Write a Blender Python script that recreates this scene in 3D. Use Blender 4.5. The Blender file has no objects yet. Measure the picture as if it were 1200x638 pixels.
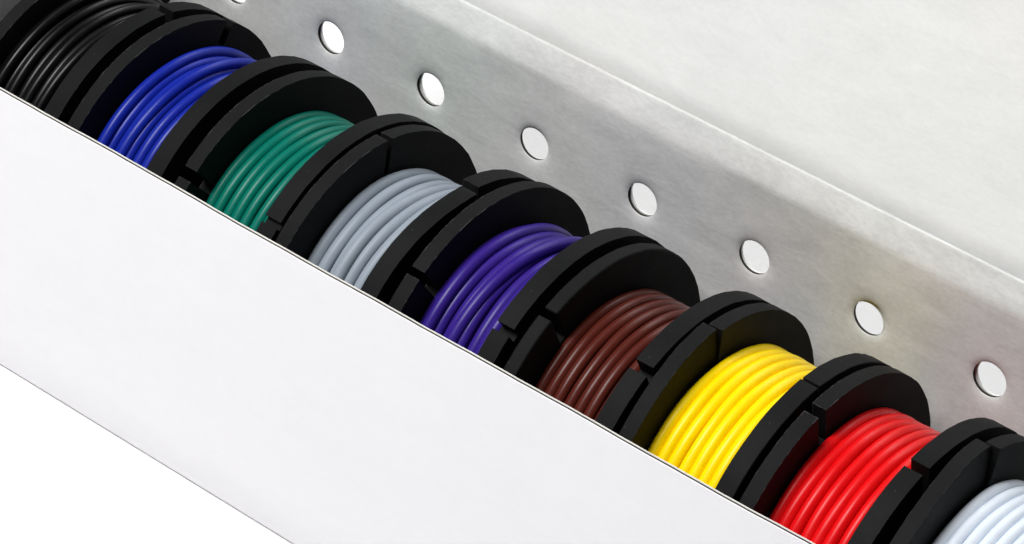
import bpy, bmesh, math, random
from mathutils import Matrix, Vector
random.seed(7)
S = 0.0254                      # the scene is laid out in inches, built in metres
ZB = 2.1164                     # height of the hole line above the table
scene = bpy.context.scene
col = scene.collection

# ------------------------------------------------------------ camera
cam = bpy.data.cameras.new('camera'); camo = bpy.data.objects.new('camera', cam); col.objects.link(camo)
cam.sensor_width = 36.0; cam.lens = 4314.46 / 1200 * 36; cam.clip_start = 0.02; cam.clip_end = 50
Rw = ((0.76746824, 0.63508813, 0.08749607), (-0.41703113, 0.3909141, 0.82053105), (0.48690608, -0.66622011, 0.56486568))
M = Matrix([[Rw[c][r] for c in range(3)] for r in range(3)]).to_4x4()
M.translation = Vector((15.34685858, -18.35412518, 14.39594119 + ZB)) * S
camo.matrix_world = M
scene.camera = camo

# ------------------------------------------------------------ world, lamps, exposure
w = bpy.data.worlds.new("World"); scene.world = w; w.use_nodes = True
bg = w.node_tree.nodes['Background']; bg.inputs[0].default_value = (0.96, 0.98, 1.0, 1); bg.inputs[1].default_value = 0.025
def softbox(name, d, dist, size, power, colr=(1, 1, 1), size_y=None):
    l = bpy.data.lights.new(name, 'AREA'); l.energy = power; l.color = colr; l.size = size * S
    if size_y: l.shape = 'RECTANGLE'; l.size_y = size_y * S
    o = bpy.data.objects.new(name, l); col.objects.link(o)
    d = Vector(d).normalized(); tgt = Vector((3, -1.3, 1.5)) * S
    o.location = tgt + d * dist * S
    o.rotation_euler = d.to_track_quat('Z', 'Y').to_euler()
    return o
softbox('key_softbox', (-.22, -.42, .87), 36, 15, 9.9, (1, 0.997, 0.99))
softbox('overhead_softbox', (-.30, -.25, 1), 60, 60, 3.0, (0.985, 0.99, 1))
softbox('rear_added_fill', (-.10, .90, .50), 44, 40, 13.5)  # added lamp, brightens the table seen through the back wall holes
scene.view_settings.view_transform = 'Standard'; scene.view_settings.look = 'None'
scene.view_settings.exposure = 0.0; scene.view_settings.gamma = 1.0
scene.render.engine = 'CYCLES'
scene.cycles.max_bounces = 8; scene.cycles.diffuse_bounces = 5

# ------------------------------------------------------------ helpers
def tag(o, label=None, cat=None, group=None, kind=None):
    for k, v in (('label', label), ('category', cat), ('group', group), ('kind', kind)):
        if v: o[k] = v
    return o
def empty(name, loc):
    o = bpy.data.objects.new(name, None); o.empty_display_size = .01
    o.location = Vector(loc) * S; col.objects.link(o); return o
def build(name, verts, faces, mat, parent=None, smooth=True, angle=32, bevel=0, segs=2):
    """verts in inches relative to the parent's origin"""
    me = bpy.data.meshes.new(name)
    me.from_pydata([Vector(v) * S for v in verts], [], faces)
    bm = bmesh.new(); bm.from_mesh(me)
    bmesh.ops.remove_doubles(bm, verts=bm.verts, dist=1e-6)
    bmesh.ops.recalc_face_normals(bm, faces=bm.faces)
    bm.to_mesh(me); bm.free()
    if smooth:
        me.shade_smooth(); me.set_sharp_from_angle(angle=math.radians(angle))
    me.materials.append(mat)
    o = bpy.data.objects.new(name, me); col.objects.link(o)
    if parent: o.parent = parent
    if bevel:
        m = o.modifiers.new('bevel', 'BEVEL'); m.width = bevel * S; m.segments = segs
        m.limit_method = 'ANGLE'; m.angle_limit = math.radians(40); m.harden_normals = False
    return o
def boxmesh(x0, x1, y0, y1, z0, z1):
    v = [(x, y, z) for x in (x0, x1) for y in (y0, y1) for z in (z0, z1)]
    f = [(0, 1, 3, 2), (4, 6, 7, 5), (0, 4, 5, 1), (2, 3, 7, 6), (0, 2, 6, 4), (1, 5, 7, 3)]
    return v, f

# ------------------------------------------------------------ materials
class Mat:
    def __init__(s, name):
        s.m = bpy.data.materials.new(name); s.m.use_nodes = True
        s.t = s.m.node_tree; s.n = s.t.nodes; s.b = s.n['Principled BSDF']
        s.tc = s.n.new('ShaderNodeTexCoord')
    def mapped(s, scale, obj=True, rot=(0, 0, 0)):
        mp = s.n.new('ShaderNodeMapping'); mp.inputs['Scale'].default_value = scale; mp.inputs['Rotation'].default_value = rot
        s.t.links.new(s.tc.outputs['Object'], mp.inputs[0]); return mp.outputs[0]
    def noise(s, vec, scale, detail=4, rough=.55, dist=0):
        n = s.n.new('ShaderNodeTexNoise'); n.inputs['Scale'].default_value = scale; n.inputs['Detail'].default_value = detail
        n.inputs['Roughness'].default_value = rough; n.inputs['Distortion'].default_value = dist
        s.t.links.new(vec, n.inputs['Vector']); return n.outputs['Fac']
    def ramp(s, fac, stops):
        r = s.n.new('ShaderNodeValToRGB'); e = r.color_ramp.elements
        e[0].position, e[0].color = stops[0][0], (*stops[0][1], 1); e[1].position, e[1].color = stops[1][0], (*stops[1][1], 1)
        for p, c in stops[2:]:
            k = e.new(p); k.color = (*c, 1)
        s.t.links.new(fac, r.inputs[0]); return r.outputs[0]
    def mix(s, fac, a, b, mode='MIX'):
        m = s.n.new('ShaderNodeMix'); m.data_type = 'RGBA'; m.blend_type = mode
        for sock, v in ((m.inputs[0], fac), (m.inputs[6], a), (m.inputs[7], b)):
            if isinstance(v, (int, float)): sock.default_value = v
            elif isinstance(v, tuple): sock.default_value = (*v, 1)
            else: s.t.links.new(v, sock)
        return m.outputs[2]
    def set(s, k, v):
        if isinstance(v, (int, float)): s.b.inputs[k].default_value = v
        elif isinstance(v, tuple): s.b.inputs[k].default_value = (*v, 1)
        else: s.t.links.new(v, s.b.inputs[k])
        return s
    def bump(s, h, dist, strength=1.0):
        b = s.n.new('ShaderNodeBump'); b.inputs['Distance'].default_value = dist; b.inputs['Strength'].default_value = strength
        s.t.links.new(h, b.inputs['Height']); s.t.links.new(b.outputs[0], s.b.inputs['Normal']); return s

def board(name, base, var, rough, tint=None, spec=.4, bumpd=.00006):
    m = Mat(name)
    v = m.mapped((1, 1, 1)); fib = m.mapped((.55, 1.6, 1.6)); grain = m.mapped((.5, 1, 1))
    n1 = m.noise(v, 42, 3, .55, .4); n2 = m.noise(fib, 150, 7, .62, .8); n3 = m.noise(grain, 1500, 3, .65)
    lo = lambda k: tuple(b * (1 - var * k) for b in base); hi = lambda k: tuple(min(1, b * (1 + var * k)) for b in base)
    c = m.ramp(n1, [(.30, lo(1)), (.70, hi(1))])
    c = m.mix(.55, c, m.ramp(n2, [(.30, lo(1.3)), (.70, hi(1.3))]))
    c = m.mix(.12, c, m.ramp(n3, [(.35, lo(3)), (.65, hi(3))]))
    if tint:
        nt = m.noise(m.mapped((1, 1, 1)), 14, 2, .5)
        c = m.mix(.8, c, m.mix(m.ramp(nt, [(.35, (0, 0, 0)), (.65, (1, 1, 1))]), tint[0], tint[1]), 'MULTIPLY')
    m.set('Base Color', c); m.set('Roughness', rough); m.set('Specular IOR Level', spec)
    s = m.n.new('ShaderNodeMath'); s.operation = 'MULTIPLY_ADD'; m.t.links.new(n2, s.inputs[0]); s.inputs[1].default_value = .8
    m.t.links.new(n3, s.inputs[2])
    m.bump(s.outputs[0], bumpd)
    return m.m
M_outer = board('coated_white_board', (.825, .815, .838), .014, .45, bumpd=.00001)
M_inner = board('uncoated_grey_board', (.66, .66, .655), .15, .42, tint=((.96, .99, .97), (1.0, .965, .955)), bumpd=.00003)
M_lid = board('lid_inside_board', (.61, .61, .605), .06, .6, tint=((.99, 1.0, .985), (1.0, .99, .98)), bumpd=.00003)
M_edge = board('cut_board_edge', (.72, .70, .66), .10, .8)
M_gap_shade = board('kraft_gap_shade', (.022, .018, .012), .4, .9)  # kraft colour darkened to near black for the shade between the sheets
M_table = board('white_table_top', (.90, .90, .90), .004, .6, bumpd=.000004)

def plastic():
    m = Mat('black_moulded_plastic')
    v = m.mapped((1, 1, 1)); n = m.noise(v, 1500, 4, .6); n2 = m.noise(v, 130, 5, .6, .5)
    spk = m.noise(v, 2600, 2, .5)
    geo = m.n.new('ShaderNodeNewGeometry'); bv = m.n.new('ShaderNodeBevel'); bv.samples = 6; bv.inputs[0].default_value = .00030
    dt = m.n.new('ShaderNodeVectorMath'); dt.operation = 'DOT_PRODUCT'
    m.t.links.new(bv.outputs[0], dt.inputs[0]); m.t.links.new(geo.outputs['Normal'], dt.inputs[1])
    edge = m.ramp(dt.outputs['Value'], [(.84, (1, 1, 1)), (.97, (0, 0, 0))])
    patch = m.ramp(n2, [(.50, (0, 0, 0)), (.60, (1, 1, 1))])
    pt2 = m.ramp(m.noise(v, 700, 3, .6), [(.45, (0, 0, 0)), (.6, (1, 1, 1))]); patch = m.mix(1.0, patch, pt2, 'MULTIPLY')
    wear = m.mix(1.0, edge, patch, 'MULTIPLY')
    specks = m.ramp(spk, [(.715, (0, 0, 0)), (.75, (1, 1, 1))])
    c = m.ramp(n2, [(.3, (.0028, .0030, .0033)), (.7, (.0062, .0064, .0068))])
    c = m.mix(wear, c, (.10, .10, .097)); c = m.mix(m.mix(1.0, specks, (.35, .35, .35), 'MULTIPLY'), c, (.10, .10, .10))
    m.set('Base Color', c); m.set('Specular IOR Level', .12)
    m.set('Roughness', m.ramp(n2, [(.3, (.60, .60, .60)), (.7, (.70, .70, .70))]))
    m.bump(n, .00003)
    return m.m
M_plastic = plastic()
def wire_mat(name, c, rough=.35, spec=.24):
    m = Mat(name + '_wire_insulation')
    v = m.mapped((1, 1, 1)); n = m.noise(v, 260, 3, .5); n2 = m.noise(v, 2500, 2, .6)
    m.set('Base Color', m.ramp(n, [(.3, tuple(x * .96 for x in c)), (.7, tuple(min(1, x * 1.03) for x in c))]))
    m.set('Roughness', m.ramp(n, [(.3, (rough - .05,) * 3), (.7, (rough + .06,) * 3)])); m.set('Specular IOR Level', spec)
    m.bump(n2, .0000025)
    return m.m

# ------------------------------------------------------------ table
tbl = build('table_surface', *boxmesh(-120, 140, -120, 140, -.6, 0), M_table, smooth=False)
tag(tbl, 'bright white table top in front of and behind the box', None, None, 'structure')
del tbl['label']

# ------------------------------------------------------------ the box
X0, X1 = -1.72, 7.70
D = 2.68312; FT = 0.31603 + ZB; H0 = ZB          # H0: height of the hole line
box = empty('cardboard_box', (3, -1.34, 0))
tag(box, 'open white cardboard box with a punched grey back wall, holding the row of wire spools', 'box')
OFF = Vector((3, -1.34, 0))
def bb(name, v, f, m, **k):
    return build(name, [Vector(q) - OFF for q in v], f, m, box, **k)
def bow(x, z):
    """the front of the box bulges a little and its cut edge is not quite straight"""
    g = max(0, z) / FT; u = (x - X0) / (X1 - X0)
    return (-.014 * math.sin(math.pi * u) * math.sin(math.pi * min(1, g) * .6) + .002 * math.sin(x * 3.1) * g,
            (.0035 * math.sin(x * 1.9 + .6) + .0016 * math.sin(x * 7.3) + .0008 * math.sin(x * 23)) if z > FT - .1 else 0)
def extrude_profile(prof, x0, x1, nx=1, bent=False):
    """closed (y,z) profile swept along x"""
    n = len(prof); vs = []; fs = []
    for i in range(nx + 1):
        x = x0 + (x1 - x0) * i / nx
        vs += [(x, y + (bow(x, z)[0] if bent else 0), z + (bow(x, z)[1] if bent else 0)) for y, z in prof]
    for i in range(nx):
        for j in range(n):
            a = i * n + j; b = i * n + (j + 1) % n
            fs.append((a, b, b + n, a + n))
    fs.append(tuple(range(n))); fs.append(tuple(range(nx * n, nx * n + n)))
    return vs, fs
# front panel, outer sheet: folds round at the foot
prof = [(-D, FT * k / 6) for k in range(6, 0, -1)] + [(-D, .05), (-D + .012, .022), (-D + .035, .008), (-D + .06, .004), (-D + .06, .012), (-D + .04, .017), (-D + .02, .03), (-D + .009, .055)] + [(-D + .009, FT * k / 6) for k in range(1, 7)]
bb('front_panel', *extrude_profile(prof, X0, X1, 90, True), M_outer, angle=50)
# dark fill painting the shaded gap between the sheets, just below their cut edges
prof = [(-D + .0095, .06)] + [(-D + .0095, FT * k / 6) for k in range(1, 6)] + [(-D + .0095, FT - .006), (-D + .0295, FT - .006)] + [(-D + .0295, FT * k / 6) for k in range(5, 0, -1)] + [(-D + .0295, .06)]
bb('gap_shade_fill', *extrude_profile(prof, X0 + .02, X1 - .02, 90, True), M_gap_shade)
vs, fs = [], []
prof = [(-D + .030, .09)] + [(-D + .030, FT * k / 6) for k in range(1, 6)] + [(-D + .030, FT - .003), (-D + .0335, FT + .001), (-D + .0375, FT + .001), (-D + .041, FT - .003)] + [(-D + .041, FT * k / 6) for k in range(5, 0, -1)] + [(-D + .041, .09)]
bb('front_liner', *extrude_profile(prof, X0 + .02, X1 - .02, 90, True), M_edge, angle=50)
bb('floor_panel', *boxmesh(X0, X1, -D + .07, .0, .006, .078), M_inner, smooth=False)
for xa, xb in ((X0 - .045, X0 - .002), (X1 + .002, X1 + .045)):
    bb('end_panel', *boxmesh(xa, xb, -D + .002, .055, .004, FT + .45), M_outer, smooth=False, bevel=.008)

RH = 0.1335
HOLES = list(range(-1, 8))
def perforated(y_f, y_b, holes, z_lo, z_hi, lip, x0=X0, x1=X1, prof_top=None):
    """sheet facing -y with round die-cut holes; lip = depth the rim is pressed in"""
    vs, fs = [], []; N = 48
    hz = .42
    def quad(a, b, c_, d_): 
        k = len(vs); vs.extend([a, b, c_, d_]); fs.append((k, k + 1, k + 2, k + 3))
    cells = []
    xs = [x0] + [h[0] + .5 for h in HC[:-1]] + [x1]
    for i, (hx, hzz, r) in enumerate(holes):
        xa, xb = xs[i], xs[i + 1]; za, zb = H0 - hz, H0 + hz
        # rings
        rad = [(r, y_f + lip), (r + .010, y_f + lip * .72), (r + .028, y_f + lip * .42), (r + .055, y_f + lip * .20), (r + .09, y_f + lip * .07), (r + .14, y_f)] if lip else [(r, y_f)]
        rings = []
        for rr, yy in rad:
            rings.append([(hx + rr * math.cos(2 * math.pi * j / N), yy, hzz + rr * math.sin(2 * math.pi * j / N)) for j in range(N)])
        sq = []
        for j in range(N):
            a = 2 * math.pi * j / N; dx, dz = math.cos(a), math.sin(a)
            t = min(((xb - hx) / dx if dx > 1e-9 else ((xa - hx) / dx if dx < -1e-9 else 1e9)), ((zb - hzz) / dz if dz > 1e-9 else ((za - hzz) / dz if dz < -1e-9 else 1e9)))
            sq.append((hx + dx * t, y_f, hzz + dz * t))
        rings.append(sq)
        for A, B in zip(rings, rings[1:]):
            for j in range(N):
                k = (j + 1) % N; quad(A[j], A[k], B[k], B[j])
        # corners of the cell not hit by the rays
        for cx, cz in ((xa, za), (xb, za), (xb, zb), (xa, zb)):
            ac = math.atan2(cz - hzz, cx - hx) % (2 * math.pi); j = int(ac / (2 * math.pi) * N) % N; k = (j + 1) % N
            vs.extend([sq[j], (cx, y_f, cz), sq[k]]); fs.append((len(vs) - 3, len(vs) - 2, len(vs) - 1))
        # hole wall and back
        A = rings[0]; B = [(p[0], y_b, p[2]) for p in A]; Bs = [(p[0], y_b, p[2]) for p in sq]
        for j in range(N):
            k = (j + 1) % N; quad(A[j], B[j], B[k], A[k]); quad(B[j], Bs[j], Bs[k], B[k])
        for cx, cz in ((xa, za), (xb, za), (xb, zb), (xa, zb)):
            ac = math.atan2(cz - hzz, cx - hx) % (2 * math.pi); j = int(ac / (2 * math.pi) * N) % N; k = (j + 1) % N
            vs.extend([Bs[j], (cx, y_b, cz), Bs[k]]); fs.append((len(vs) - 3, len(vs) - 2, len(vs) - 1))
        # below and above strips
        quad((xa, y_f, z_lo), (xb, y_f, z_lo), (xb, y_f, za), (xa, y_f, za)); quad((xa, y_b, z_lo), (xb, y_b, z_lo), (xb, y_b, za), (xa, y_b, za))
        quad((xa, y_f, z_lo), (xb, y_f, z_lo), (xb, y_b, z_lo), (xa, y_b, z_lo))
        if prof_top:
            P = [(y_f, zb)] + prof_top + [(y_b, zb)]
            NX = 14
            def wv(x, z):      # the fold is not machine straight
                g = max(0, min(1, (z - H0 - .56) / .06)) * max(0, min(1, (H0 + .80 - z) / .05))
                return g * (.0045 * math.sin(x * 2.3 + 1) + .003 * math.sin(x * 6.1) + .002 * math.sin(x * 13.7 + 2) + .0015 * math.sin(x * 29 + z * 20))
            for (ya, z1), (yb, z2) in zip(P, P[1:]):
                for q in range(NX):
                    u, v_ = xa + (xb - xa) * q / NX, xa + (xb - xa) * (q + 1) / NX
                    quad((u, ya + wv(u, z1), z1), (v_, ya + wv(v_, z1), z1), (v_, yb + wv(v_, z2), z2), (u, yb + wv(u, z2), z2))
        else:
            quad((xa, y_f, zb), (xb, y_f, zb), (xb, y_f, z_hi), (xa, y_f, z_hi)); quad((xa, y_b, zb), (xb, y_b, zb), (xb, y_b, z_hi), (xa, y_b, z_hi))
            quad((xa, y_f, z_hi), (xb, y_f, z_hi), (xb, y_b, z_hi), (xa, y_b, z_hi))
    return vs, fs
HC = [(k + .004 * math.sin(k * 5.1), H0 + .004 * math.sin(k * 3.3), RH + .0015 * math.sin(k * 7.7)) for k in HOLES]
# inner sheet: its top edge bends back in a soft roll before the crease
top = [(.0, H0 + .575), (.003, H0 + .605), (.010, H0 + .632), (.021, H0 + .660), (.040, H0 + .702), (.060, H0 + .745), (.078, H0 + .783), (.086, H0 + .799), (.093, H0 + .808), (.101, H0 + .812), (.108, H0 + .808),
       (.112, H0 + .797), (.108, H0 + .785), (.100, H0 + .778), (.066, H0 + .725), (.044, H0 + .65), (.028, H0 + .61), (.021, H0 + .56)]
bb('back_wall', *perforated(0, .021, HC, .08, None, .016, prof_top=top), M_inner, angle=60)
OFFS = {2: (-.024, -.034, .002), 5: (-.034, -.048, .003), 4: (.004, .003, 0)}
HO = []
for k in HOLES:
    dx, dz, dr = OFFS.get(k, (.012, .012, .004)); HO.append((k + dx, H0 + dz, RH + dr))
bb('back_liner', *perforated(.048, .064, HO, .004, H0 + .60, 0), M_lid, angle=60)
bb('back_gap_shade_fill', *perforated(.022, .047, [(a_, b_, c_ + .002) for a_, b_, c_ in HC], .09, H0 + .5, 0, x0=X0 + .02, x1=X1 - .02), M_gap_shade, angle=60)  # dark fill, paints the shaded gap as a ring inside each hole
# lid: starts in the groove behind the roll and leans back
t = .05; P0 = [(.128, H0 + .765)]; P1 = []; th = math.radians(4)
for k in range(26):            # leans back further and further out of the fold, then runs straight
    st = .02 if k < 9 else (.06 if k < 20 else .42)
    lean = math.radians(4 + 42 * min(1, (k / 8)) ** .8)
    y, z = P0[-1]; P0.append((y + math.sin(lean) * st, z + math.cos(lean) * st))
for k, (y, z) in enumerate(P0):
    lean = math.radians(4 + 42 * min(1, (k / 8)) ** .8); P1.append((y + math.cos(lean) * t, z - math.sin(lean) * t))
P1.reverse()
bb('lid', *extrude_profile(P0 + P1, X0, X1, 1), M_lid, angle=50)

# ------------------------------------------------------------ spools
YC, ZC, RF = -1.34340, -0.79371 + ZB, 1.242
HW = .34; TL, TR = .112, .143
def flange(x_in, x_out, notches, seed, parent, chip=0):
    """disc with radial notches; notches = [(angle deg, rim width, inner width, depth, bend)]"""
    rnd = random.Random(seed)
    bands = []   # angular intervals that are cut, with depth
    def xbend(r, ang):
        o = 0
        for (na, rw_, iw, dep, bend) in notches:
            if bend:
                dlt = (ang - na + 180) % 360 - 180
                if dlt > 0: o += bend * math.exp(-(dlt / 26) ** 2) * max(0, (r - .55) / (RF - .55)) ** 1.3
        return o
    radii = [.30, .55, .75, .88, .95, 1.00, 1.05, 1.10, 1.15, 1.20, RF]
    angs = set(round(i * 2.5, 4) for i in range(144))
    for (na, rw_, iw, dep, bend) in notches:
        half = math.degrees(rw_ / 2 / RF)
        angs = {q for q in angs if abs((q - na + 180) % 360 - 180) > half + .5}
        angs |= {round((na - half) % 360, 4), round((na + half) % 360, 4)}
    angs = sorted(angs); n = len(angs); nr = len(radii)
    def cut(j, i):   # sector j (angs[j]..angs[j+1]), ring i (radii[i]..radii[i+1])
        a0, a1 = angs[j], angs[(j + 1) % n]
        mid = a0 + ((a1 - a0) % 360) / 2
        for (na, rw_, iw, dep, bend) in notches:
            half = math.degrees(rw_ / 2 / RF)
            if abs((mid - na + 180) % 360 - 180) < half and radii[i] >= RF - dep - 1e-6: return True
        return False
    vs = []
    for side, x in enumerate((x_in, x_out)):
        for j, an in enumerate(angs):
            for i, r in enumerate(radii):
                q = math.radians(an); rr = r + (rnd.uniform(-.0022, .0022) if i == nr - 1 else 0)
                # keep notch walls parallel
                aa = an
                for (na, rw_, iw, dep, bend) in notches:
                    half = math.degrees(rw_ / 2 / RF); dlt = (an - na + 180) % 360 - 180
                    if abs(abs(dlt) - half) < 1e-3:
                        aa = na + math.copysign(math.degrees((rw_ if r > RF - .17 else iw) / 2 / max(r, .5)), dlt)
                q = math.radians(aa)
                vs.append((x + xbend(r, an), rr * math.cos(q), rr * math.sin(q)))
    def vi(side, j, i): return side * n * nr + (j % n) * nr + i
    fs = []
    for j in range(n):
        for i in range(nr - 1):
            if cut(j, i): continue
            fs.append((vi(0, j, i), vi(0, j + 1, i), vi(0, j + 1, i + 1), vi(0, j, i + 1)))
            fs.append((vi(1, j, i), vi(1, j, i + 1), vi(1, j + 1, i + 1), vi(1, j + 1, i)))
            if i == nr - 2 or cut(j, i + 1): fs.append((vi(0, j, i + 1), vi(0, j + 1, i + 1), vi(1, j + 1, i + 1), vi(1, j, i + 1)))
            if cut(j - 1, i): fs.append((vi(0, j, i), vi(0, j, i + 1), vi(1, j, i + 1), vi(1, j, i)))
            if cut(j + 1, i) if j + 1 < n else cut(0, i): fs.append((vi(0, j + 1, i), vi(0, j + 1, i + 1), vi(1, j + 1, i + 1), vi(1, j + 1, i)))
            if i == 0: fs.append((vi(0, j, 0), vi(0, j + 1, 0), vi(1, j + 1, 0), vi(1, j, 0)))
    return build('flange', vs, fs, M_plastic, parent, angle=30, bevel=.013, segs=3)

def winding(parent, mat, strands, rw, Rtop, seed, under=True):
    """strands: list of (front x frac, back x frac, extra radius). One continuous coil whose turns
    cross over to the next one underneath, where the floor hides it."""
    rnd = random.Random(seed); vs, fs = [], []; K = 120; NS = 10
    def sweep(path, closed=False):
        base = len(vs); m = len(path)
        for i, (x, r, th) in enumerate(path):
            c_ = Vector((x, r * math.cos(th), r * math.sin(th)))
            rad = Vector((0, math.cos(th), math.sin(th)))
            for q in range(NS):
                f_ = 2 * math.pi * q / NS
                vs.append(tuple(c_ + Vector((1, 0, 0)) * rw * math.cos(f_) + rad * rw * math.sin(f_)))
        for i in range(m - 1):
            for q in range(NS):
                q2 = (q + 1) % NS
                fs.append((base + i * NS + q, base + i * NS + q2, base + (i + 1) * NS + q2, base + (i + 1) * NS + q))
    def prof(st, deg, ph):
        xf, xb, ex = st
        t_ = (140 - deg) / 80; t_ = max(0, min(1, t_)); t_ = t_ * t_ * (3 - 2 * t_)
        x = -HW + rw + (2 * HW - 2 * rw) * (xf + (xb - xf) * t_)
        x += .0035 * math.sin(math.radians(deg) * 3 + ph) + .002 * math.sin(math.radians(deg) * 7 + ph * 2)
        r = Rtop - rw + (ex[0] + (ex[1] - ex[0]) * t_ if isinstance(ex, tuple) else ex) + .003 * math.sin(math.radians(deg) * 2 + ph * 1.7)
        return x, r
    phs = [rnd.uniform(0, 6.28) for _ in strands]
    path = []
    for i, st in enumerate(strands):
        for k in range(K):
            deg = 270 - 360 * k / K; dd = deg if deg > -90 else deg + 360
            x, r = prof(st, dd if dd <= 180 else dd, phs[i])
            if dd > 180: x, r = prof(st, 180, phs[i])
            if deg < 0: x, r = prof(st, 0, phs[i])
            if k > K - 12 and i + 1 < len(strands):
                u = (k - K + 12) / 12; x2, r2 = prof(strands[i + 1], 180, phs[i + 1]); x += (x2 - x) * u; r += (r2 - r) * u
            path.append((x, r, math.radians(deg)))
    sweep(path)
    if under:
        n = int((2 * HW) / (2 * rw * 1.02)); path = []
        for i in range(n):
            for k in range(60):
                u = i + k / 60
                path.append((-HW + rw + u * (2 * HW - 2 * rw) / n, Rtop - rw * 2.72, math.radians(270 - 6 * k)))
        sweep(path)
    return build('wire', vs, fs, mat, parent, angle=80)

def spool(cx, dyz, label, mat, strands, rw, Rtop, nl, nr_, seed):
    """cx = x of the middle of the winding window"""
    t_ = empty('wire_spool', (cx, YC + dyz[0], ZC + dyz[1] - RF))
    tag(t_, label, 'wire spool', 'black plastic wire spools standing in a row in the box')
    sub = []
    for o in (flange(-HW, -HW - TL, nl, seed, t_), flange(HW, HW + TR, nr_, seed + 50, t_)): sub.append(o)
    # hub
    vs, fs = [], []
    for x in (-HW - .02, HW + .02):
        for k in range(32):
            q = 2 * math.pi * k / 32; vs.append((x, .62 * math.cos(q), .62 * math.sin(q)))
    for k in range(32): fs.append((k, (k + 1) % 32, 32 + (k + 1) % 32, 32 + k))
    fs.append(tuple(range(32))); fs.append(tuple(range(32, 64)))
    sub.append(build('hub', vs, fs, M_plastic, t_))
    sub.append(winding(t_, mat, strands, rw, Rtop, seed))
    for o in sub: o.location = (0, 0, RF * S)
    return t_

def even(n, sh=0, skew=0, ex=0, jit=.0, seed=1):
    r = random.Random(seed); out = []
    for i in range(n):
        f = (i + sh) / (n - 1 + 2 * sh) if n > 1 else .5
        a_ = min(1, max(0, f + r.uniform(-jit, jit))); b_ = min(1, max(0, f + skew + r.uniform(-jit, jit)))
        out.append((a_, b_, ex))
    return out
N4 = lambda a0, w=.085, iw=.075, dep=.292, bend=0: [(a0 % 360, w, iw, dep, bend), ((a0 + 120) % 360, w, iw, dep, 0), ((a0 + 240) % 360, w, iw, dep, 0)]
R_ = .046
SP = [
 # left inner edge x, centre offsets, label, colour, strands, wire r, top r, left notches, right notches
 (-1.395, (0, 0), 'black plastic spool of shiny black wire at the upper left end of the row', wire_mat('black', (.003, .003, .0035), .33, .24),
  [(0.0, .02, .02), (.10, .12, .07), (.17, .20, 0), (.29, .27, .03), (.42, .40, 0), (.54, .52, .02), (.66, .68, 0), (.77, .80, .03), (.88, .90, 0), (1, 1, 0)], .036, 1.07, N4(28), N4(81.5)),
 (-.362, (.0, .0), 'black plastic spool of deep blue wire, between the black wire and the green wire', wire_mat('blue', (.006, .018, .28)),
  [(.0, .0, 0), (.07, .10, .060), (.15, .17, 0), (.30, .32, 0), (.38, .46, (.045, .055)), (.45, .48, 0), (.60, .64, 0), (.75, .82, .003), (.90, .93, 0), (1, 1, 0)], .0435, 1.012, N4(60, dep=.2), N4(148)),
 (.703, (0, 0), 'black plastic spool of dark green wire, between the blue wire and the grey wire', wire_mat('green', (.0, .140, .100)),
  even(8, 0, .0, 0, .010, 3), .0428, .985, N4(135), N4(135.5, .05, .045, .08)),
 (1.675, (-.010, -.006), 'black plastic spool of light grey wire, between the green wire and the violet wire', wire_mat('grey', (.26, .30, .35), .42),
  [(0, 0, 0), (.175, .175, 0), (.36, .36, 0), (.455, .52, (.055, .012)), (.56, .68, (0, .02)), (.74, .84, (0, .04)), (.93, 1, (.0, .06))], .050, .968, N4(85.4, .05, .045), N4(87.7, .075, .07, .292, .05)),
 (2.716, (.010, .008), 'black plastic spool of violet wire, between the grey wire and the brown wire', wire_mat('violet', (.032, .013, .20)),
  [(.0, .03, 0), (.10, .12, (.060, .035)), (.19, .24, 0), (.36, .38, 0), (.45, .58, (.045, .050)), (.54, .54, 0), (.73, .71, 0), (.86, .84, (.03, .04)), (.98, .98, (.0, .02))], .047, .985, N4(127.9, .06, .055), N4(129.9, .06, .055, .11)),
 (3.733, (-.004, 0), 'black plastic spool of brown wire, between the violet wire and the yellow wire', wire_mat('brown', (.080, .013, .008), .33),
  even(8, 0, 0, 0, .012, 6), .0428, .965, N4(118.2, .06, .055), N4(118.9, .075, .07, .16)),
 (4.722, (0, 0), 'black plastic spool of bright yellow wire, between the brown wire and the red wire', wire_mat('yellow', (.97, .70, .0)),
  even(8, 0, .0, 0, .01, 8), .0445, 1.01, N4(93.0, .018, .006, .60, -.035), N4(94.5, .02, .015)),
 (5.709, (0, 0), 'black plastic spool of bright red wire, between the yellow wire and the white wire', wire_mat('red', (.72, .004, .006)),
  even(8, 0, 0, 0, .012, 9), .0445, 1.005, N4(103.4, .085, .08), N4(104.0, .075, .07)),
 (6.745, (0, 0), 'black plastic spool of white wire, at the lower right end of the row', wire_mat('white', (.70, .76, .84)),
  even(8, 0, 0, 0, .01, 10), .0445, .985, N4(79.7, .02, .006, .60, -.06), N4(100)),
]
for i, (xl, d2, lab, m_, st, rw, rt, nl, nr_) in enumerate(SP):
    spool(xl + HW, d2, lab, m_, st, rw, rt, nl, nr_, 100 + i)
